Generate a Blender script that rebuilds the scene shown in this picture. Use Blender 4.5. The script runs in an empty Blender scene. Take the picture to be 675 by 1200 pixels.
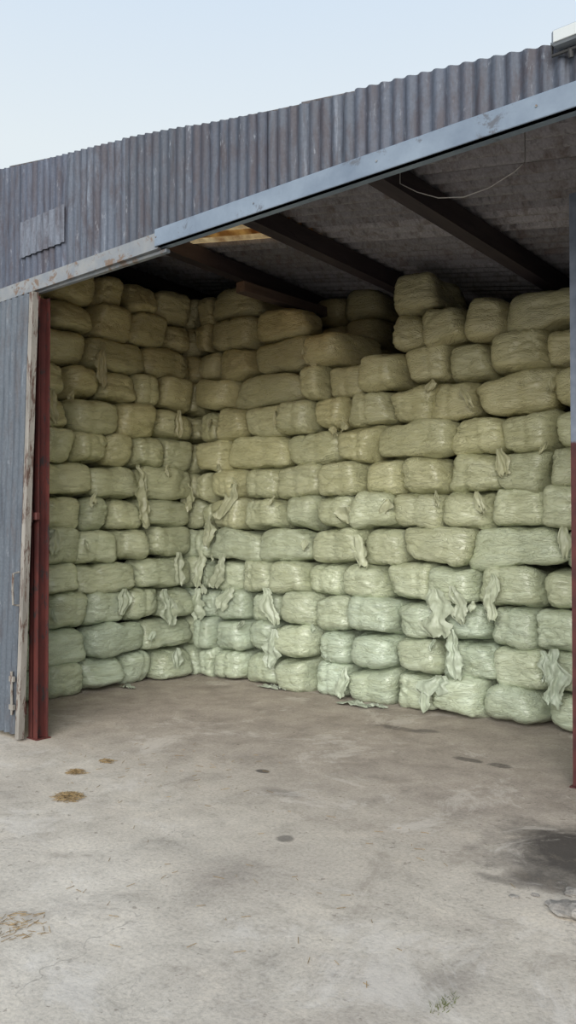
import bpy, math, random
from mathutils import Vector, noise, Matrix
random.seed(7)
S=bpy.context.scene
C41,S41=math.cos(math.radians(41)),math.sin(math.radians(41))
F=1000.0; HZ=620.0; EYE=1.65
VF=3.756      # front plane
VB=6.6        # face of back stack
UL=-7.13      # face of left stack
def ray(x,y):
    a=(x-337.5)/F; b=(HZ-y)/F
    return Vector((C41*a-S41, S41*a+C41, b))
def onV(x,y,c):
    r=ray(x,y); t=c/r.y; return Vector((r.x*t,c,EYE+r.z*t))
def onU(x,y,c):
    r=ray(x,y); t=c/r.x; return Vector((c,r.y*t,EYE+r.z*t))
def onG(x,y,z=0.0):
    r=ray(x,y); t=(z-EYE)/r.z; return Vector((r.x*t,r.y*t,z))
def H(u,v): return 4.64-0.162*(u+6.415)-0.05*(v-VF)
def lin(c):
    o=[]
    for k in c[:3]:
        k/=255.0
        o.append(k/12.92 if k<=0.04045 else ((k+0.055)/1.055)**2.4)
    return (o[0],o[1],o[2],1.0)

# ---------------- materials ----------------
class M:
    def __init__(s,name,rough=0.8,spec=0.3,metal=0.0):
        s.m=bpy.data.materials.new(name); s.m.use_nodes=True
        s.nt=s.m.node_tree; s.b=s.nt.nodes['Principled BSDF']
        s.b.inputs['Roughness'].default_value=rough
        s.b.inputs['Specular IOR Level'].default_value=spec
        s.b.inputs['Metallic'].default_value=metal
        s.tc=s.nt.nodes.new('ShaderNodeTexCoord'); s.src=s.tc.outputs['Object']
    def n(s,t): return s.nt.nodes.new(t)
    def l(s,a,b): s.nt.links.new(a,b)
    def noise(s,scale=(1,1,1),sc=5,det=6,rough=0.6,dist=0.0,loc=(0,0,0),rot=(0,0,0)):
        mp=s.n('ShaderNodeMapping'); mp.inputs['Scale'].default_value=scale
        mp.inputs['Location'].default_value=loc; mp.inputs['Rotation'].default_value=rot
        s.l(s.src,mp.inputs['Vector'])
        nz=s.n('ShaderNodeTexNoise'); nz.inputs['Scale'].default_value=sc
        nz.inputs['Detail'].default_value=det; nz.inputs['Roughness'].default_value=rough
        nz.inputs['Distortion'].default_value=dist
        s.l(mp.outputs[0],nz.inputs['Vector']); return nz.outputs['Fac']
    def ramp(s,fac,stops,interp='LINEAR'):
        r=s.n('ShaderNodeValToRGB'); e=r.color_ramp.elements
        r.color_ramp.interpolation=interp
        e[0].position=stops[0][0]; e[0].color=stops[0][1]
        e[1].position=stops[-1][0]; e[1].color=stops[-1][1]
        for p,c in stops[1:-1]:
            q=e.new(p); q.color=c
        s.l(fac,r.inputs['Fac']); return r.outputs['Color']
    def mask(s,fac,a,b):
        r=s.n('ShaderNodeMapRange'); r.inputs['From Min'].default_value=a; r.inputs['From Max'].default_value=b
        s.l(fac,r.inputs['Value']); return r.outputs['Result']
    def mix(s,fac,a,b,mode='MIX'):
        x=s.n('ShaderNodeMix'); x.data_type='RGBA'; x.blend_type=mode
        if isinstance(fac,(int,float)): x.inputs[0].default_value=fac
        else: s.l(fac,x.inputs[0])
        for i,v in ((6,a),(7,b)):
            if isinstance(v,tuple): x.inputs[i].default_value=v
            else: s.l(v,x.inputs[i])
        return x.outputs[2]
    def math(s,op,a,b=0.0):
        x=s.n('ShaderNodeMath'); x.operation=op
        for i,v in ((0,a),(1,b)):
            if isinstance(v,(int,float)): x.inputs[i].default_value=v
            else: s.l(v,x.inputs[i])
        return x.outputs[0]
    def attr(s,name='Col'):
        a=s.n('ShaderNodeAttribute'); a.attribute_name=name; return a.outputs['Color']
    def color(s,c):
        if isinstance(c,tuple): s.b.inputs['Base Color'].default_value=c
        else: s.l(c,s.b.inputs['Base Color'])
    def bump(s,h,strength=0.3,dist=0.01,prev=None):
        b=s.n('ShaderNodeBump'); b.inputs['Strength'].default_value=strength; b.inputs['Distance'].default_value=dist
        s.l(h,b.inputs['Height'])
        if prev is not None: s.l(prev,b.inputs['Normal'])
        s.l(b.outputs[0],s.b.inputs['Normal']); return b.outputs[0]
    def sep(s):
        x=s.n('ShaderNodeSeparateXYZ'); s.l(s.tc.outputs['Object'],x.inputs[0]); return x.outputs

G=lambda v:(v,v,v,1)
# bale film : taut stretch wrap. per-bale texture space comes from attribute BUV
mf=M('bale_film',0.3,0.5)
mf.src=mf.attr('BUV')
mf.b.inputs['Coat Weight'].default_value=0.2; mf.b.inputs['Coat Roughness'].default_value=0.25
col=mf.attr()
n1=mf.noise((1,1,1),3.0,4,0.6)
col2=mf.mix(1.0,col,mf.ramp(n1,[(0.3,(0.91,0.90,0.84,1)),(0.7,(1.04,1.04,1.05,1))]),'MULTIPLY')
n2=mf.noise((1,1,4.5),4.5,7,0.65,1.0)
col3=mf.mix(1.0,col2,mf.ramp(n2,[(0.32,(0.80,0.79,0.73,1)),(0.46,(0.97,0.97,0.95,1)),(0.56,(1.01,1.01,1.01,1)),(0.68,(1.12,1.13,1.15,1))]),'MULTIPLY')
mf.color(col3)
c1=mf.noise((1,1,3.2),4.2,2,0.5,1.6,(0,0,0),(0.5,0.4,0))
c2=mf.noise((1,1,3.2),5,2,0.5,1.5,(7,3,1),(-0.6,-0.5,0))
r1=mf.math('MINIMUM',mf.math('ABSOLUTE',mf.math('SUBTRACT',c1,0.5)),0.04)
r2=mf.math('MINIMUM',mf.math('ABSOLUTE',mf.math('SUBTRACT',c2,0.5)),0.035)
p=mf.bump(mf.math('ADD',r1,r2),0.85,0.10)
n4=mf.noise((1,1,8),16,4,0.55,0.6)
mf.bump(n4,0.25,0.012,p)
mf.l(mf.ramp(n2,[(0.3,G(0.38)),(0.7,G(0.23))]),mf.b.inputs['Roughness'])
# loose film
ml=M('loose_film',0.36,0.45)
nl=ml.noise((1,1,0.5),18,4,0.6,1.2)
ml.color(ml.mix(1.0,ml.attr(),ml.ramp(nl,[(0.3,G(0.8)),(0.7,G(1.08))]),'MULTIPLY'))
ml.bump(nl,0.4,0.02)

def sheetmat(name,base,light,dark,rust,rl=0.62,rough=0.62,white=0.7):
    m=M(name,rough,0.35,0.0)
    a=m.attr()
    st=m.noise((9,9,0.7),2.2,7,0.7)
    c=m.ramp(st,[(0.3,dark),(0.48,base),(0.6,base),(0.74,light)])
    c=m.mix(1.0,c,a,'MULTIPLY')
    ru=m.noise((3,3,0.8),2.4,8,0.75,0.5,(3,1,7))
    c=m.mix(m.math('MULTIPLY',m.mask(ru,rl-0.1,rl+0.06),0.7),c,rust)
    sp=m.noise((1,1,1),60,3,0.6)
    c=m.mix(1.0,c,m.ramp(sp,[(0.3,G(0.8)),(0.7,G(1.1))]),'MULTIPLY')
    wh=m.noise((6,6,1.6),5,6,0.75,0,(9,2,1))
    c=m.mix(m.math('MULTIPLY',m.mask(wh,0.6,0.7),white),c,lin((146,150,158)))
    m.color(c); m.bump(ru,0.2,0.01); return m.m
m_clad=sheetmat('weathered_blue_cladding',lin((72,78,90)),lin((116,122,134)),lin((42,45,55)),lin((60,52,56)),0.56,0.6,0.5)
m_door=sheetmat('door_cladding',lin((80,87,95)),lin((114,121,128)),lin((56,61,69)),lin((72,68,70)),0.60,0.6,0.35)
m_inner=sheetmat('shed_wall_sheet',lin((78,78,84)),lin((100,100,104)),lin((50,48,52)),lin((72,56,48)),0.55)
m_roof=sheetmat('roof_sheet_underside',lin((134,130,134)),lin((162,157,160)),lin((90,86,90)),lin((96,82,76)),0.58,0.8,0.2)
msk=M('aged_rooflight',0.6,0.2)
sk=msk.noise((1,1,1),6,5,0.6)
cs=msk.ramp(sk,[(0.3,lin((160,116,72))),(0.7,lin((240,208,150)))])
msk.color(cs)
tr=msk.n('ShaderNodeBsdfTranslucent'); msk.l(cs,tr.inputs['Color'])
mx=msk.n('ShaderNodeMixShader'); mx.inputs[0].default_value=0.8
out=[n for n in msk.nt.nodes if n.type=='OUTPUT_MATERIAL'][0]
msk.l(msk.b.outputs[0],mx.inputs[1]); msk.l(tr.outputs[0],mx.inputs[2]); msk.l(mx.outputs[0],out.inputs['Surface'])
def paint(name,a,b,chip,thr=0.62,rough=0.6,sc=4,stretch=(1,1,1)):
    m=M(name,rough,0.35)
    n=m.noise(stretch,sc,6,0.65)
    c=m.ramp(n,[(0.3,a),(0.7,b)])
    n2=m.noise(stretch,sc*2.2,8,0.75,0.4,(5,5,2))
    c=m.mix(m.mask(n2,thr,thr+0.06),c,chip)
    m.color(c); m.bump(n2,0.25,0.006); return m.m
m_beam=paint('blue_grey_steel_paint',lin((96,108,123)),lin((122,134,147)),lin((84,88,96)),0.58,0.55,3)
m_beamrust=paint('rusty_blue_steel',lin((100,108,118)),lin((134,134,132)),lin((104,88,76)),0.54,0.65,4)
m_red=paint('red_oxide_paint',lin((66,34,33)),lin((94,48,43)),lin((52,44,44)),0.54,0.65,6,(1,1,0.5))
m_strip=paint('bleached_door_edge',lin((114,110,104)),lin((144,139,132)),lin((82,64,56)),0.52,0.75,6,(2,2,0.4))
m_wood=paint('dark_purlin_timber',lin((44,36,40)),lin((62,52,54)),lin((32,28,30)),0.6,0.85,3,(4,0.6,4))
m_brown=paint('brown_timber',lin((76,62,56)),lin((96,80,72)),lin((56,44,40)),0.6,0.85,3,(4,0.6,4))
m_blk=paint('rubber_black',lin((45,45,46)),lin((60,60,60)),lin((80,80,80)),0.7)
m_cable=paint('cable_sheath',lin((150,145,140)),lin((170,165,160)),lin((130,125,120)),0.7)
m_white=paint('lamp_housing_grey',lin((112,118,124)),lin((136,141,147)),lin((100,100,100)),0.7,0.4)
m_glass=M('lamp_glass',0.15,0.6); m_glass.color(lin((180,184,184))); m_glass=m_glass.m
m_straw=M('straw',0.8,0.2); m_straw.color(m_straw.ramp(m_straw.noise((1,1,1),40,2),[(0.3,lin((96,78,54))),(0.7,lin((170,146,106)))])); m_straw=m_straw.m
m_stone=M('broken_concrete',0.9,0.2); _n=m_stone.noise((1,1,1),20,6,0.7); m_stone.color(m_stone.ramp(_n,[(0.3,lin((105,100,95))),(0.7,lin((165,160,152)))])); m_stone.bump(_n,0.6,0.02); m_stone=m_stone.m
m_grass=M('dry_grass',0.8,0.2); m_grass.color(lin((96,100,66))); m_grass=m_grass.m
mc=M('two_tone_column',0.6,0.35)
z=mc.sep()[2]; nn=mc.noise((1,1,1),9,5)
zz=mc.math('ADD',z,mc.math('MULTIPLY',nn,0.12))
c=mc.mix(mc.mask(zz,2.26,2.28),mc.ramp(nn,[(0.3,lin((62,34,36))),(0.7,lin((92,48,46)))]),mc.ramp(nn,[(0.3,lin((96,104,118))),(0.7,lin((126,134,148)))]))
mc.color(c); m_col=mc.m

# concrete floor
mg=M('concrete_yard',0.88,0.2)
big=mg.noise((1,1,1),0.7,6,0.62,0.4)
med=mg.noise((1,1,1),3.0,9,0.72,0.3,(4,2,0))
fine=mg.noise((1,1,1),50,6,0.75)
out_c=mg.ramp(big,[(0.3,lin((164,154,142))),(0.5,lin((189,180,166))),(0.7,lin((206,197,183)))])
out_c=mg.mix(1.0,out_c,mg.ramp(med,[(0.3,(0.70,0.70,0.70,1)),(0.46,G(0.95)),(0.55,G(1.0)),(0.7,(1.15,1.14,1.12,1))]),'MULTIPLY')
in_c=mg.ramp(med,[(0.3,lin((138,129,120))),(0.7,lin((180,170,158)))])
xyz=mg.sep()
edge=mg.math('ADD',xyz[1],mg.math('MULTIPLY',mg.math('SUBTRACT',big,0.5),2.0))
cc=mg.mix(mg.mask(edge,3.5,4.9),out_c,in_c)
cc=mg.mix(1.0,cc,mg.ramp(fine,[(0.3,G(0.70)),(0.5,G(1.0)),(0.7,G(1.16))]),'MULTIPLY')
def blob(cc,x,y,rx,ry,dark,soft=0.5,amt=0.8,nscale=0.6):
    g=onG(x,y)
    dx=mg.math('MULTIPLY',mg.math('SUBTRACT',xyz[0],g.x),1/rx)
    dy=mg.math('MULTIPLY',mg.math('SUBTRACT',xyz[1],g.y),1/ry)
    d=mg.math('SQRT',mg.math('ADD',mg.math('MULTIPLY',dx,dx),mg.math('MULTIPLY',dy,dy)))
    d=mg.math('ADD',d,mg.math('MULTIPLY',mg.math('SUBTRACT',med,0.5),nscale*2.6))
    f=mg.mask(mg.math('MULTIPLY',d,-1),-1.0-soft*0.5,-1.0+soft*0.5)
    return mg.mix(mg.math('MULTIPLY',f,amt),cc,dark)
patch_dark=lin((64,60,58))  # dark tone shared by the doorway patch and the smaller floor spots
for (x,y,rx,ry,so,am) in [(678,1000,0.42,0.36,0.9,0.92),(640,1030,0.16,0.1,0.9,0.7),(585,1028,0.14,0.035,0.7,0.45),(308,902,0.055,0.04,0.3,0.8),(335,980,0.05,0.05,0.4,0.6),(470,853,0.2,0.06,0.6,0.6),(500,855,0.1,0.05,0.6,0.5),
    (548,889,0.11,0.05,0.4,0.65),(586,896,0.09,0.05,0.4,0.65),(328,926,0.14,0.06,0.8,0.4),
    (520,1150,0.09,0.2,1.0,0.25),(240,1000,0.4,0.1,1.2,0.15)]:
    cc=blob(cc,x,y,rx,ry,patch_dark,so,am)
spk=mg.noise((1,1,1),16,3,0.6,0,(2,7,1))
cc=mg.mix(mg.math('MULTIPLY',mg.mask(spk,0.66,0.70),0.55),cc,lin((110,100,90)))
wsp=mg.noise((1,1,1),1.4,9,0.78,0.6,(12,7,1))
cc=mg.mix(mg.math('MULTIPLY',mg.mask(wsp,0.54,0.61),0.4),cc,lin((213,206,196)))
dsp=mg.noise((1,1,1),1.9,9,0.8,0.5,(22,17,1))
cc=mg.mix(mg.math('MULTIPLY',mg.mask(dsp,0.54,0.64),0.45),cc,lin((138,128,116)))
crk=mg.noise((1,1,1),1.1,5,0.55,0.5,(31,7,1))
cr=mg.math('ABSOLUTE',mg.math('SUBTRACT',crk,0.47))
cc=mg.mix(mg.math('MULTIPLY',mg.mask(mg.math('MULTIPLY',cr,-1),-0.0035,-0.001),mg.math('MULTIPLY',mg.mask(big,0.45,0.6),0.35)),cc,lin((90,84,78)))
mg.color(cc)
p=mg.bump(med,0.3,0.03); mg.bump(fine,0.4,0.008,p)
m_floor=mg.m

# ---------------- mesh builder ----------------
class B:
    def __init__(s): s.v=[]; s.f=[]; s.c=[]; s.m=[]; s.uv=[]
    def add(s,vs,fs,col=(1,1,1,1),mi=0):
        o=len(s.v); s.v+= [tuple(v) for v in vs]; s.f+=[tuple(i+o for i in f) for f in fs]
        s.c+=[col]*len(vs); s.m+=[mi]*len(fs)
    def box(s,lo,hi,col=(1,1,1,1),mi=0,bev=0.0,M=None):
        x0,y0,z0=lo;x1,y1,z1=hi
        b=min(bev,(x1-x0)*.45,(y1-y0)*.45,(z1-z0)*.45)
        vs=[];idx={}
        if b<=0:
            vs=[Vector((x,y,z)) for x in (x0,x1) for y in (y0,y1) for z in (z0,z1)]
            fs=[(0,1,3,2),(4,6,7,5),(0,4,5,1),(2,3,7,6),(0,2,6,4),(1,5,7,3)]
        else:
            fs=[]
            for i,x in enumerate((x0,x1)):
                for j,y in enumerate((y0,y1)):
                    for k,z_ in enumerate((z0,z1)):
                        sx=1-2*i;sy=1-2*j;sz=1-2*k
                        idx[(i,j,k,0)]=len(vs);vs.append(Vector((x,y+sy*b,z_+sz*b)))
                        idx[(i,j,k,1)]=len(vs);vs.append(Vector((x+sx*b,y,z_+sz*b)))
                        idx[(i,j,k,2)]=len(vs);vs.append(Vector((x+sx*b,y+sy*b,z_)))
            I=lambda i,j,k,a:idx[(i,j,k,a)]
            for i in (0,1):
                fs.append((I(i,0,0,0),I(i,1,0,0),I(i,1,1,0),I(i,0,1,0)))
                fs.append((I(0,i,0,1),I(1,i,0,1),I(1,i,1,1),I(0,i,1,1)))
                fs.append((I(0,0,i,2),I(1,0,i,2),I(1,1,i,2),I(0,1,i,2)))
            for a in (0,1):
                for c_ in (0,1):
                    fs.append((I(0,a,c_,1),I(1,a,c_,1),I(1,a,c_,2),I(0,a,c_,2)))
                    fs.append((I(a,0,c_,0),I(a,1,c_,0),I(a,1,c_,2),I(a,0,c_,2)))
                    fs.append((I(a,c_,0,0),I(a,c_,1,0),I(a,c_,1,1),I(a,c_,0,1)))
            for i in (0,1):
                for j in (0,1):
                    for k in (0,1): fs.append((I(i,j,k,0),I(i,j,k,1),I(i,j,k,2)))
        if M is not None: vs=[M@v for v in vs]
        s.add(vs,fs,col,mi)
    def tube(s,pts,r,n=8,col=(1,1,1,1),mi=0):
        vs=[];fs=[]
        for i,p in enumerate(pts):
            a=pts[max(i-1,0)];b=pts[min(i+1,len(pts)-1)]
            t=(Vector(b)-Vector(a)).normalized()
            q=Vector((0,0,1)) if abs(t.z)<0.9 else Vector((1,0,0))
            e=t.cross(q).normalized(); g=t.cross(e)
            for k in range(n):
                an=2*math.pi*k/n; vs.append(Vector(p)+e*math.cos(an)*r+g*math.sin(an)*r)
        for i in range(len(pts)-1):
            for k in range(n):
                fs.append((i*n+k,i*n+(k+1)%n,(i+1)*n+(k+1)%n,(i+1)*n+k))
        fs.append(tuple(range(n))); fs.append(tuple((len(pts)-1)*n+k for k in range(n)))
        s.add(vs,fs,col,mi)
    def obj(s,name,mats,smooth=False,parent=None,recalc=True):
        me=bpy.data.meshes.new(name); me.from_pydata(s.v,[],s.f)
        for m in mats: me.materials.append(m)
        me.polygons.foreach_set('material_index',s.m)
        me.polygons.foreach_set('use_smooth',[smooth]*len(s.f))
        a=me.color_attributes.new('Col','FLOAT_COLOR','POINT')
        a.data.foreach_set('color',[x for c in s.c for x in c])
        if s.uv:
            a=me.attributes.new('BUV','FLOAT_VECTOR','POINT')
            a.data.foreach_set('vector',[x for c in s.uv for x in c])
        if recalc:
            import bmesh
            bm=bmesh.new(); bm.from_mesh(me); bmesh.ops.recalc_face_normals(bm,faces=bm.faces); bm.to_mesh(me); bm.free()
        me.update()
        o=bpy.data.objects.new(name,me); S.collection.objects.link(o)
        if parent: o.parent=parent
        return o
def empty(name):
    o=bpy.data.objects.new(name,None); S.collection.objects.link(o); return o

def corr(b,p0,p1,zb,zt,nrm,pitch=0.085,amp=0.011,sheet=0.72,tv=0.12,nz=2,jit=0.008,mi=0,skip=None):
    p0=Vector(p0);p1=Vector(p1);L=(p1-p0).length;d=(p1-p0)/L;nrm=Vector(nrm)
    s0=0;k=0
    while s0<L-1e-4:
        s1=min(s0+sheet,L)
        e1=min(s1+pitch*0.5,L)
        t=1+random.uniform(-tv,tv); tb=t*random.uniform(0.97,1.04)
        off=(k%2)*0.004; jb=random.uniform(-jit,jit); jt=random.uniform(0,jit*2)
        n=max(2,int((e1-s0)/pitch*8)); vs=[];fs=[]
        for i in range(n+1):
            s_=s0+(e1-s0)*i/n
            q=p0+d*s_+nrm*(off+amp*math.cos(2*math.pi*s_/pitch))
            b0=zb(q) if callable(zb) else zb; t0=zt(q) if callable(zt) else zt
            for j in range(nz):
                f=j/(nz-1); vs.append(Vector((q.x,q.y,(b0+jb)*(1-f)+(t0+jt)*f)))
        for i in range(n):
            for j in range(nz-1):
                if skip and skip(vs[i*nz+j]): continue
                a=i*nz+j; fs.append((a,a+nz,a+nz+1,a+1))
        b.add(vs,fs,(t,t,tb,1),mi)
        s0=s1;k+=1

# ---------------- floor ----------------
b=B()
N=40
xs=[-30+50*i/N for i in range(N+1)]; ys=[-25+45*i/N for i in range(N+1)]
vs=[(x,y,0) for x in xs for y in ys]
fs=[(i*(N+1)+j,(i+1)*(N+1)+j,(i+1)*(N+1)+j+1,i*(N+1)+j+1) for i in range(N) for j in range(N)]
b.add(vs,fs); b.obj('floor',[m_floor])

# ---------------- shed shell ----------------
UW0,UW1=-8.9,0.25; VBK=8.9; UJ=-0.62
b=B()
corr(b,(UW0,VF,0),(UW1,VF,0),3.60,lambda q:H(q.x,VF)+0.012+0.012*math.sin(q.x*2.3),(0,-1,0),0.082,0.010,0.68,0.22,2,0.008)
corr(b,(UJ+0.02,VF,0),(UW1,VF,0),0.03,3.6,(0,-1,0))
b.obj('wall_front',[m_clad],True,recalc=False)
b=B(); corr(b,(UW0,VF,0),(UW0,VBK,0),0.02,lambda q:H(q.x,q.y)-0.01,(1,0,0)); b.obj('wall_left',[m_inner],True,recalc=False)
b=B(); corr(b,(UW1,VF,0),(UW1,VBK,0),0.02,lambda q:H(q.x,q.y)-0.01,(-1,0,0)); b.obj('wall_right',[m_inner],True,recalc=False)
b=B()
def sk_(v):
    return (-6.20<v.x<-6.06 and 4.16<v.z<4.28) or (-6.62<v.x<-6.5 and 4.0<v.z<4.15)
corr(b,(UW0,VBK,0),(UW1,VBK,0),0.02,lambda q:H(q.x,q.y)-0.01,(0,-1,0),nz=60,skip=sk_)
b.obj('wall_back',[m_inner],True,recalc=False)

# roof (ribs along u)
b=B()
pitch=0.15; amp=0.036
v0=VF+0.02; us=[UW0-0.1,-7.9,-6.29,-4.70,-3.13,-1.5,UW1+0.1]
SKV=(4.2,5.85)
vv=v0; k=0
while vv<VBK+0.1:
    ve=min(vv+0.60,VBK+0.15)
    kt=(0.80,1.12,0.84,1.18,0.82,1.0,1.14,0.86,1.0,1.0)[k%10]
    for j in range(len(us)-1):
        ua,ub=us[j],us[j+1]
        t=kt*(1+random.uniform(-0.14,0.14))
        n=int((ve-vv)/pitch*8)
        vs=[];fs=[];fm=[]
        for i in range(n+1):
            y=vv+(ve+0.04-vv)*i/n
            for ux,lift in ((ua-0.05,0.012),(ub,0.0)):
                vs.append(Vector((ux,y,H(ux,y)+amp*math.cos(2*math.pi*y/pitch)+lift+(k%2)*0.010)))
        for i in range(n):
            y=vs[2*i].y
            f=(2*i,2*i+2,2*i+3,2*i+1)
            sky=(j==2 and SKV[0]<y<SKV[1])
            fs.append(f);fm.append(1 if sky else 0)
        o=len(b.f); b.add(vs,fs,(t,t*0.99,t*0.98,1)); b.m[o:]=fm
    vv=ve;k+=1
b.obj('ceiling',[m_roof,msk.m],True,recalc=False)

# purlins
def sloped_box(b,u0,u1,va,vb_,drop,hgt,bev=0.006):
    vs=[]
    for y in (va,vb_):
        for u in (u0,u1):
            for dz in (drop+hgt,drop):
                vs.append(Vector((u,y,H((u0+u1)/2,y)-dz)))
    fs=[(0,1,3,2),(4,6,7,5),(0,4,5,1),(2,3,7,6),(0,2,6,4),(1,5,7,3)]
    b.add(vs,fs)
pe=empty('roof_purlins')
for u in (-8.0,-6.29,-4.70,-3.13,-1.5):
    b=B(); sloped_box(b,u-0.06,u+0.06,VF+0.05,VBK-0.03,0.04,0.16); b.obj('purlin',[m_wood],parent=pe)
b=B()
for (a,c) in ((UW0+.05,0.2),):
    vs=[Vector((u,y,H(u,y)-dz)) for u in (a,c) for y in (VF+0.03,VF+0.09) for dz in (0.19,0.05)]
    b.add(vs,[(0,1,3,2),(4,6,7,5),(0,4,5,1),(2,3,7,6),(0,2,6,4),(1,5,7,3)])
b.obj('gable_rafter',[m_wood],parent=pe)
b=B(); b.box((-6.05,6.15,4.04),(-5.93,VBK-0.03,4.15),bev=0.008); b.obj('timber_rail',[m_brown],parent=pe)

# lintel / fascia
le=empty('opening_lintel')
b=B(); b.box((-4.42,VF-0.045,3.548),(UW1,VF+0.0,3.667),bev=0.006); 
b.box((-4.42,VF-0.045,3.548),(UW1,VF+0.045,3.557),bev=0.003)
b.obj('lintel_channel',[m_beam],parent=le)
b=B()
vs=[]
for u,dz in ((UW0,-0.035),(-4.40,0.0)):
    for y in (VF-0.032,VF+0.0):
        for z_ in (3.535,3.645): vs.append(Vector((u,y,z_+dz)))
b.add(vs,[(0,1,3,2),(4,6,7,5),(0,4,5,1),(2,3,7,6),(0,2,6,4),(1,5,7,3)])
b.box((-5.9,VF-0.0,3.51),(-4.35,VF+0.04,3.535),bev=0.004)
b.obj('lintel_channel_old',[m_beamrust],parent=le)
b=B()
for u in [-8+0.9*i for i in range(9)]:
    yy=VF-0.05 if u>-4.42 else VF-0.037
    b.tube([(u,yy,3.61),(u,yy+0.02,3.61)],0.006,6)
b.obj('bolts',[m_beamrust],parent=le)

pc=empty('cladding_patch')
a=onV(22,262,VF-0.02); c=onV(73,248,VF-0.02); a2=onV(22,303,VF-0.02)
b=B(); corr(b,(a.x,VF-0.018,0),(c.x,VF-0.018,0),a2.z+0.02,a.z+0.02,(0,-1,0),0.082,0.006,0.7,0.01)
for i in range(len(b.c)): b.c[i]=(1.9,1.8,1.65,1)
b.obj('patch_sheet',[m_clad],True,parent=pc,recalc=False)

# posts
b=B()
PU=-5.93
for lo,hi in (((-0.06,-0.05,0),(0.06,-0.042,3.49)),((-0.06,0.042,0),(0.06,0.05,3.49)),((-0.005,-0.05,0),(0.005,0.05,3.49))):
    b.box((PU+lo[0],VF+0.06+lo[1],lo[2]),(PU+hi[0],VF+0.06+hi[1],hi[2]))
b.box((PU-0.07,VF+0.0,0),(PU+0.07,VF+0.13,0.01))
b.obj('door_post',[m_red])
g=onG(669,919)
CU=g.x+0.07; CV=g.y+0.02
b=B(); zt=H(CU,CV)-0.05
for lo,hi in (((-0.055,-0.05),(0.055,-0.041)),((-0.055,0.041),(0.055,0.05)),((-0.005,-0.05),(0.005,0.05))):
    b.box((CU+lo[0],CV+lo[1],0),(CU+hi[0],CV+hi[1],zt))
b.box((CU-0.07,CV-0.07,0),(CU+0.07,CV+0.07,0.01))
b.obj('roof_column',[m_col])
b=B(); b.box((UJ-0.04,VF+0.05,0),(UJ+0.04,VF+0.12,3.54),bev=0.006); b.obj('door_post',[m_red])

# ---- left sliding door ----
de=empty('corrugated_door')
piv=onV(42,345,VF-0.08); base=onV(28,868,VF-0.08)
base.z=0.03
top=piv.copy(); top.z=3.49
def eu(z_): f=(z_-base.z)/(top.z-base.z); return base.x+(top.x-base.x)*f
b2=B(); corr(b2,(UW0+0.1,VF-0.085,0),(top.x-0.03,VF-0.085,0),0.04,3.49,(0,-1,0),0.085,0.012,0.72,0.1,12,0.0)
b2.v=[(x+(eu(z_)-top.x),y,z_) for x,y,z_ in b2.v]
b2.obj('door_sheet',[m_door],True,parent=de,recalc=False)
b=B(); n=10; vs=[];fs=[]; w=0.05;yo=-0.115
for i in range(n+1):
    z_=0.02+(3.48-0.02)*i/n; e=eu(z_)+random.uniform(-.004,.004)
    for (dx,dy) in ((-w,0),(0.0,0),(0.0,0.05),(-w,0.05)): vs.append(Vector((e+dx,VF+yo+dy,z_)))
for i in range(n):
    for k in range(4): fs.append((i*4+k,i*4+(k+1)%4,i*4+4+(k+1)%4,i*4+4+k))
fs.append((0,1,2,3)); fs.append((n*4,n*4+1,n*4+2,n*4+3))
b.add(vs,fs); b.obj('door_edge',[m_strip],parent=de)
b=B()
h=onV(20,690,VF-0.12)
b.tube([(h.x,VF-0.10,h.z-0.13),(h.x,VF-0.15,h.z-0.12),(h.x,VF-0.155,h.z),(h.x,VF-0.15,h.z+0.12),(h.x,VF-0.10,h.z+0.13)],0.009)
h=onV(14,810,VF-0.12)
b.tube([(h.x,VF-0.11,h.z-0.18),(h.x,VF-0.115,h.z+0.16)],0.011)
b.box((h.x-0.03,VF-0.12,h.z+0.08),(h.x+0.03,VF-0.10,h.z+0.12)); b.box((h.x-0.03,VF-0.12,h.z-0.14),(h.x+0.03,VF-0.10,h.z-0.1))
b.obj('handle_and_bolt',[m_strip],parent=de)
b=B(); b.box((UW0+0.1,VF-0.07,1.7),(eu(1.7)-0.02,VF-0.04,1.8)); b.box((UW0+0.1,VF-0.07,0.2),(eu(.2)-0.02,VF-0.04,0.3)); b.box((UW0+0.1,VF-0.07,3.3),(eu(3.3)-.02,VF-0.04,3.4))
b.obj('door_rails',[m_red],parent=de)
b=B()
b.box((PU-0.07,VF-0.03,1.72),(PU+0.09,VF+0.01,1.78),bev=0.006)
b.obj('latch_plate',[m_red],parent=de)

# ---- floodlight on roof edge ----
fe=empty('floodlight')
p_=onV(672,36,VF-0.03)
b=B(); u=p_.x; zr=H(u,VF)
zc=p_.z
b.box((u-0.075,VF-0.07,zc-0.035),(u+0.1,VF+0.0,zc+0.04),bev=0.01)
for k in range(5): b.box((u-0.06+k*0.034,VF+0.0,zc-0.03),(u-0.052+k*0.034,VF+0.02,zc+0.035))
b.obj('housing',[m_white],parent=fe)
b=B(); b.box((u-0.062,VF-0.076,zc-0.025),(u+0.087,VF-0.069,zc+0.03),bev=0.002); b.obj('lens',[m_glass],parent=fe)
b=B(); b.tube([(u-0.085,VF-0.03,zc),(u-0.085,VF-0.03,zc-0.06),(u+0.11,VF-0.03,zc-0.06),(u+0.11,VF-0.03,zc)],0.008); b.tube([(u,VF-0.03,zc-0.06),(u,VF-0.02,zr-0.06)],0.012)
b.obj('bracket',[m_blk],parent=fe)

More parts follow.
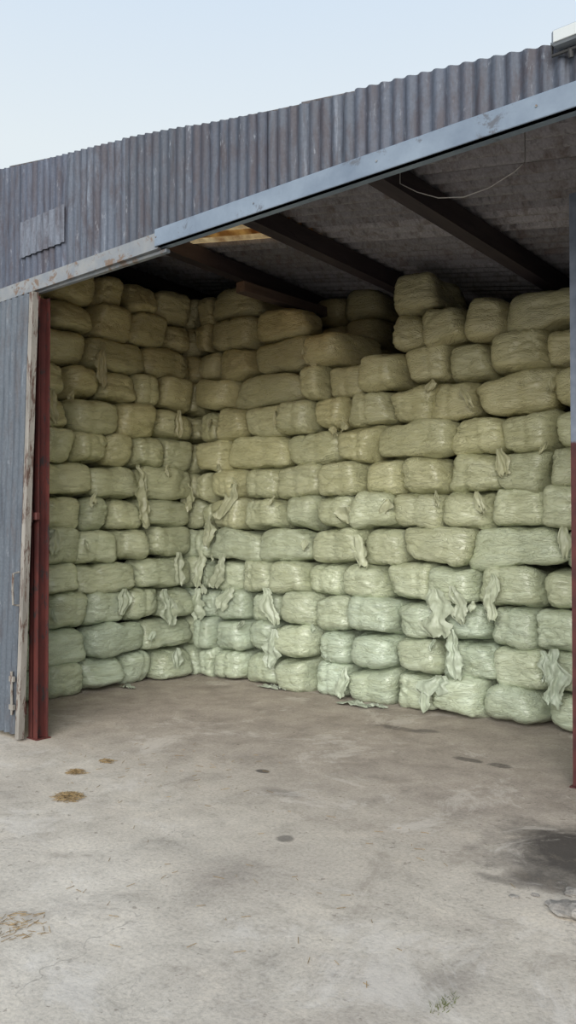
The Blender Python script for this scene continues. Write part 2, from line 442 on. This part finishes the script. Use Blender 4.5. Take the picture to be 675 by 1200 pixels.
# ---- cable ----
pts=[]
ctrl=[(470,212),(490,222),(515,229),(545,228),(575,217),(605,198),(622,182)]
b=B()
for i in range(len(ctrl)-1):
    for k in range(4):
        f=k/4; x=ctrl[i][0]*(1-f)+ctrl[i+1][0]*f; y=ctrl[i][1]*(1-f)+ctrl[i+1][1]*f
        pts.append(onV(x,y,4.25))
e0=pts[0].copy(); e0.z=H(e0.x,4.25)-0.02
e1=pts[-1].copy(); e1.z=H(e1.x,4.25)-0.02; 
b.tube([e0]+pts+[e1],0.003,6); b.obj('hanging_cable',[m_cable],True)

# ---------------- bales ----------------
def unit_cube(n):
    key={};vs=[];fs=[]
    def vid(p):
        k=(round(p[0],5),round(p[1],5),round(p[2],5))
        if k not in key: key[k]=len(vs); vs.append(Vector(p))
        return key[k]
    g=[math.tan((-1+2*i/n)*math.pi/4*0.9)/math.tan(math.pi/4*0.9) for i in range(n+1)]
    for ax in range(3):
        for sg in (-1,1):
            for i in range(n):
                for j in range(n):
                    q=[]
                    for (a,c) in ((i,j),(i+1,j),(i+1,j+1),(i,j+1)):
                        p=[0,0,0];p[ax]=sg;p[(ax+1)%3]=g[a];p[(ax+2)%3]=g[c];q.append(vid(p))
                    if sg<0:q.reverse()
                    fs.append(tuple(q))
    return vs,fs
CU_HI=unit_cube(20); CU_LO=unit_cube(6)
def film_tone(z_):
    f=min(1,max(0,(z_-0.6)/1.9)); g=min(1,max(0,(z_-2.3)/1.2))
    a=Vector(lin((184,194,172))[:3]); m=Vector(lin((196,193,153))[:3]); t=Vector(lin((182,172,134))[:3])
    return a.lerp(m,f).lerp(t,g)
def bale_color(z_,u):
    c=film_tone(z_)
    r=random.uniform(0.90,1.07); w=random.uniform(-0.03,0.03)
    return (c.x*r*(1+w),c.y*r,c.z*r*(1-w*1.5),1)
def wob(s,k,sd):  # settled, slightly crooked rows
    return 0.030*noise.noise(Vector((s*0.9,sd,k*0.35)))*min(1,k/2.0)
def bale(b,ctr,half,col,hi=True,face=1):
    vs0,fs=CU_HI if hi else CU_LO
    n=random.uniform(3.5,5.8)
    rot=Matrix.Rotation(math.radians(random.uniform(-4,4)),3,'Y' if face==1 else 'X')@Matrix.Rotation(math.radians(random.uniform(-6,6)),3,'Z')@Matrix.Rotation(math.radians(random.uniform(-4,4)),3,'X' if face==1 else 'Y')
    off=Vector((random.uniform(0,90),random.uniform(0,90),random.uniform(0,90)))
    hx,hy,hz=half; vs=[]
    tap=random.uniform(-0.16,0.16); sag=random.uniform(-0.06,0.16)
    tk=Vector((random.choice((-1,1))*random.uniform(.4,.9)*hx,-hy,random.uniform(-.5,.5)*hz)) if face==1 else Vector((hx,random.choice((-1,1))*random.uniform(.4,.9)*hy,random.uniform(-.5,.5)*hz))
    hastk=random.random()<0.6
    pin=random.uniform(-0.4,0.4); pa=random.uniform(0.0,0.015)
    for p in vs0:
        s=(abs(p.x)**n+abs(p.y)**n+abs(p.z)**n)**(1/n)
        q=p/s
        q=Vector((q.x*hx*(1+tap*q.z),q.y*hy,q.z*hz*(1+tap*q.x)))
        if face==1: q.x*=1-sag*q.z/hz*0.5
        else: q.y*=1-sag*q.z/hz*0.5
        nrm=Vector((p.x**3,p.y**3,p.z**3)); nrm.normalize()
        if hi:
            d=noise.noise(q*3.6+off)*0.038
            e=q.x/hx if face==1 else q.y/hy
            d-=pa*math.exp(-((e-pin)/0.12)**2)
            r=abs(noise.noise(Vector((q.x*4.5,q.y*4.5,q.z*12))+off*2)); d+=-0.012*(1-min(1,r*6))
            if hastk:
                dv=q-tk; l=dv.length
                if l<0.2:
                    ang=math.atan2(dv.z,dv.x if face==1 else dv.y)
                    fall=(1-l/0.2)
                    d+=fall*(0.013*math.sin(ang*7+off.x)-0.025*fall)
            q=q+nrm*d
        vs.append(rot@q+Vector(ctr))
    b.add(vs,fs,col)
    b.uv+=[tuple(Vector((p.x*hx,p.y*hy,p.z*hz))+off) for p in vs0]
RH=0.33
rowsB={0:[[213,248,281,322,360,402,455,502,563,630,690]],
1:[[213,250,283,318,366,404,458,513,573,634,690]],
2:[[213,252,285,325,367,408,460,512,568,628,690]],
3:[[213,240,282,316,355,398,449,500,556,628,690]],
4:[[213,247,302,362,422,471,547,657,710]],
5:[[213,248,283,325,363,410,456,513,571,634,690]],
6:[[213,246,279,318,372,422,465,519,580,640,700]],
7:[[213,262,327,395,438,527,590,650,705]],
8:[[213,250,282,325,365,403,452,503,556,650,705]],
9:[[213,270,350,378,422,468,518,572,638,700]],
10:[[213,255,292,355,400],[455,498,545,590,690]],
11:[[213,248,294,352],[461,509]],
12:[[213,248,294]]}
rowsL={0:[15,55,103,150,184,213],1:[5,48,108,172,213],2:[22,62,109,153,193,213],3:[5,50,97,165,213],4:[15,50,98,145,180,213],
5:[10,50,100,135,170,213],6:[0,48,111,168,213],7:[20,50,85,128,163,195,213],8:[10,48,83,142,185,213],9:[22,50,77,120,162,190,213],
10:[0,50,108,175,213],11:[15,60,115,158,200,213],12:[10,62,118,152,188,213]}
joints=[]
b=B()
uend=UW1-0.15
for k,groups in rowsB.items():
    for gi,xs_ in enumerate(groups):
        U=[onV(x,600,VB).x for x in xs_]
        if abs(xs_[0]-213)<1: U[0]=UL+0.02
        if xs_[-1]>=690:
            while U[-1]<uend-0.5: U.append(U[-1]+random.choice((0.45,0.46,0.47)))
        for i in range(len(U)-1):
            w=U[i+1]-U[i]; dep=0.45 if w>0.62 else 0.85
            jv=random.uniform(-0.085,0.05)
            hz=RH/2*random.uniform(1.0,1.08)
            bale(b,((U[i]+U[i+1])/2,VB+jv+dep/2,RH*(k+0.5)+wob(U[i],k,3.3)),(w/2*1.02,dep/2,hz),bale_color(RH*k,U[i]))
            if U[i]<-2.3 and k>0: joints.append(('b',U[i]+random.uniform(-.03,.06),RH*(k+random.choice((0.05,0.95,0.6)))))
for k in range(0,13):
    u=UL
    while u<uend-0.4:
        top=9.5 if (-5.3<u<-4.6) else (10.5 if u>-4.6 else 12.5)
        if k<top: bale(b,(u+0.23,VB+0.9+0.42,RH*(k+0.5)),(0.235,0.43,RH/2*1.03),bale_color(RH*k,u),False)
        u+=0.46
b.obj('wrapped_bale_stack',[mf.m],True,recalc=False)
b=B()
for k,xs_ in rowsL.items():
    Vs=[onU(x,600,UL).y for x in xs_]
    Vs[-1]=VB+0.0
    while Vs[0]>VF+0.65: Vs.insert(0,Vs[0]-0.45)
    Vs+= [VB+0.46,VB+0.92]
    for i in range(len(Vs)-1):
        w=Vs[i+1]-Vs[i]; dep=0.45 if w>0.62 else 0.85
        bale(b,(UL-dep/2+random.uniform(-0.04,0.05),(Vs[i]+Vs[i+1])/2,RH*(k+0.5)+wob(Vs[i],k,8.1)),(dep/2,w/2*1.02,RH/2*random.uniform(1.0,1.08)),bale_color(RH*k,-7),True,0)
        if 4.6<Vs[i]<VB-0.1 and k>0: joints.append(('l',Vs[i]+random.uniform(-.03,.06),RH*(k+random.choice((0.05,0.95,0.6)))))
b.obj('wrapped_bale_stack',[mf.m],True,recalc=False)

# ---------------- loose film tails ----------------
def tail(b,top,L,w,side,outn,slant=0.0):
    n=max(12,int(L/0.016));m=16; off=Vector((random.uniform(0,50),0,random.uniform(0,50)))
    vs=[];fs=[]
    c=random.uniform(0.80,0.95); base=film_tone(top.z-L/2); col=(base.x*c,base.y*c,base.z*c,1)
    top=top+Vector((0,0,0.03)); L+=0.03
    ph=random.uniform(0,6); nf=random.uniform(1.4,2.6)
    for i in range(n+1):
        t=i/n
        ctr=top-Vector((0,0,L*t))+side*(slant*t+0.05*noise.noise(Vector((t*L*5,0,0))+off))
        env=(0.40+0.75*min(1,t*2.5))*(1-0.5*max(0,(t-0.7)/0.3)**2)
        ww=w*env
        for j in range(m+1):
            s=j/m-0.5
            edge=1+0.8*noise.noise(Vector((t*L*9,3 if s<0 else 9,0))+off)+0.3*noise.noise(Vector((t*L*45,5 if s<0 else 11,0))+off)
            q=ctr+side*(s*ww*edge)
            zrel=(q.z%RH)/RH; bul=-0.03*(abs(zrel-0.5)*2)**3
            pp=Vector((t*L*8,s*w*15,1))+off
            d=0.018+bul+abs(noise.noise(pp))*0.05+abs(noise.noise(pp*2.2))*0.015+0.013*math.cos(s*2*math.pi*nf+ph+3*noise.noise(Vector((t*L*4,0,0))+off))
            tipdrop=0.05*noise.noise(Vector((0,s*6,4))+off)*t
            q=q+outn*d+Vector((0,0,tipdrop))+side*(0.014*noise.noise(pp*1.5+Vector((9,9,9))))
            vs.append(q)
    for i in range(n):
        for j in range(m):
            a=i*(m+1)+j; fs.append((a,a+1,a+m+2,a+m+1))
    b.add(vs,fs,col)
b=B()
def tb(x,y0,y1,wpx,sl=0):
    p=onV(x,y0,VB); q=onV(x,y1,VB); e=onV(x+wpx,y0,VB); e2=onV(x+sl,y0,VB)
    tail(b,Vector((p.x,VB-0.025,p.z)),p.z-q.z,abs(e.x-p.x),Vector((1,0,0)),Vector((0,-1,0)),e2.x-p.x)
def tl(x,y0,y1,wpx,sl=0):
    p=onU(x,y0,UL); q=onU(x,y1,UL); e=onU(x+wpx,y0,UL); e2=onU(x+sl,y0,UL)
    tail(b,Vector((UL+0.02,p.y,p.z)),p.z-q.z,abs(e.y-p.y),Vector((0,1,0)),Vector((1,0,0)),e2.y-p.y)
for a in [(280,570,608,13,-20),(252,606,640,12,-6),(264,652,688,14,-10),(240,645,688,11,-6),(220,555,600,10,4),(234,692,726,14,0),(409,598,612,26,8),(424,630,665,14,6),
 (316,692,730,14,8),(326,740,782,15,-6),(512,694,745,30,4),(534,690,728,18,10),(533,740,794,15,4),(578,676,726,14,2),(640,766,796,16,4),(652,764,826,22,0),
 (408,784,818,12,-4),(518,794,812,26,-8),(505,802,833,11,-4),(362,400,434,9,6),(585,530,558,16,12),
 (545,455,478,10,10),(272,692,714,14,-10),(662,618,652,12,0),(560,580,598,10,8),(458,589,601,18,-6)]: tb(*a)
for a in [(160,548,618,12,8),(117,404,452,9,-2),(58,460,495,11,2),(142,693,718,12,-4),(192,693,732,12,4),(60,624,650,10,2),
 (206,484,512,8,0),(207,650,685,9,0),(205,762,782,10,0)]: tl(*a)
random.shuffle(joints)
for kind,c_,z_ in joints[:40]:
    L=random.uniform(0.04,0.10); w=random.uniform(0.03,0.08)
    if z_>3.2: continue
    if kind=='b': tail(b,Vector((c_,VB-0.02,z_)),L,w,Vector((1,0,0)),Vector((0,-1,0)),random.uniform(-.05,.05))
    else: tail(b,Vector((UL+0.02,c_,z_)),L,w,Vector((0,1,0)),Vector((1,0,0)),random.uniform(-.05,.05))
def scrap(x,y,r):
    g=onG(x,y); n=10; vs=[];fs=[]; off=Vector((x,y,0))
    for i in range(n+1):
        for j in range(n+1):
            s=(i/n-0.5)*2;t=(j/n-0.5)*2
            k=1+0.5*noise.noise(Vector((s*1.5,t*1.5,0))+off)
            vs.append(Vector((g.x+s*r*k*1.3,g.y+t*r*0.5*k,0.012+0.05*abs(noise.noise(Vector((s*3,t*3,2))+off))*(1.4-abs(s)))))
    for i in range(n):
        for j in range(n): a=i*(n+1)+j; fs.append((a,a+1,a+n+2,a+n+1))
    c=lin((176,184,166)); b.add(vs,fs,c)
for s_ in ((318,806,0.10),(415,826,0.13),(440,828,0.08),(330,808,0.05),(150,806,0.07)): scrap(*s_)
b.obj('loose_wrap_film',[ml.m],True,recalc=False)

# ---------------- straw, stones, grass ----------------
def straw(name,x,y,r,n,zmax=0.02,flat=False):
    g=onG(x,y); b=B()
    for i in range(n):
        a=random.uniform(0,math.tau); d=r*random.random()**0.7
        c=Vector((g.x+math.cos(a)*d,g.y+math.sin(a)*d*0.8,random.uniform(0.003,zmax*(1-d/r*0.8)+0.004)))
        th=random.uniform(0,math.tau); L=random.uniform(0.02,0.06)
        dv=Vector((math.cos(th),math.sin(th),random.uniform(-0.1,0.1)))*L/2
        p0=c-dv; p1=c+dv; p0.z=max(p0.z,0.003); p1.z=max(p1.z,0.003)
        b.tube([p0,p1],0.0013,4)
    b.obj(name,[m_straw])
straw('straw_clump',82,933,0.11,240,0.03)
straw('straw_clump',90,904,0.07,120,0.025)
straw('straw_clump',126,891,0.06,70,0.015)
straw('straw_clump',28,1082,0.15,60,0.005)
straw('straw_clump',350,1030,1.2,50,0.004)
straw('straw_clump',200,900,0.9,60,0.004)
ge=empty('broken_concrete_kerb')
for (x,y,r) in ((668,1068,0.075),(648,1058,0.035),(600,1048,0.018),(625,1046,0.016),(672,1045,0.04)):
    g=onG(x,y); b=B(); vs0,fs=CU_LO; off=Vector((x,y,3)); vs=[]
    for p in vs0:
        q=p.normalized(); q=q*(1+0.35*noise.noise(q*1.7+off)); vs.append(Vector((g.x+q.x*r*1.3,g.y+q.y*r,max(0,q.z*r*0.45+r*0.2))))
    b.add(vs,fs); b.obj('lump',[m_stone],False,parent=ge)
g=onG(518,1172); b=B()
for i in range(70):
    a=random.uniform(0,math.tau); d=random.uniform(0,0.06); c=Vector((g.x+math.cos(a)*d*0.6,g.y+math.sin(a)*d*1.6,0))
    l=random.uniform(0.01,0.022); e=c+Vector((random.uniform(-.02,.02),random.uniform(-.02,.02),l))
    b.add([c-Vector((0.0015,0,0)),c+Vector((0.0015,0,0)),e],[(0,1,2)])
b.obj('grass_tuft',[m_grass],recalc=False)

# ---------------- light ----------------
w=bpy.data.worlds.new('World'); S.world=w; w.use_nodes=True; nt=w.node_tree
bg=nt.nodes['Background']; tc=nt.nodes.new('ShaderNodeTexCoord'); sp=nt.nodes.new('ShaderNodeSeparateXYZ')
nt.links.new(tc.outputs['Generated'],sp.inputs[0])
rp=nt.nodes.new('ShaderNodeValToRGB'); e=rp.color_ramp.elements
e[0].position=0.0; e[0].color=lin((222,228,230)); e[1].position=1.0; e[1].color=lin((150,182,222))
q=e.new(0.40); q.color=lin((217,226,231)); q=e.new(0.60); q.color=lin((196,213,232))
nt.links.new(sp.outputs[2],rp.inputs['Fac']); nt.links.new(rp.outputs[0],bg.inputs['Color'])
bg.inputs['Strength'].default_value=1.12
sd=bpy.data.lights.new('sun','SUN'); sd.energy=4.4; sd.angle=math.radians(52); sd.color=(1.0,0.965,0.91)
so=bpy.data.objects.new('sun',sd); S.collection.objects.link(so)
so.rotation_euler=Vector((-0.52,0.80,-0.43)).to_track_quat('-Z','Y').to_euler(); so.location=(3,-8,6)

# ---------------- camera ----------------
cd=bpy.data.cameras.new('camera'); cam=bpy.data.objects.new('camera',cd); S.collection.objects.link(cam)
cam.location=(0,0,EYE); cam.rotation_euler=(math.radians(90+1.146),0,math.radians(41))
cd.sensor_fit='VERTICAL'; cd.sensor_height=24; cd.lens=20.0; cd.clip_end=200
S.camera=cam
S.view_settings.view_transform='Standard'
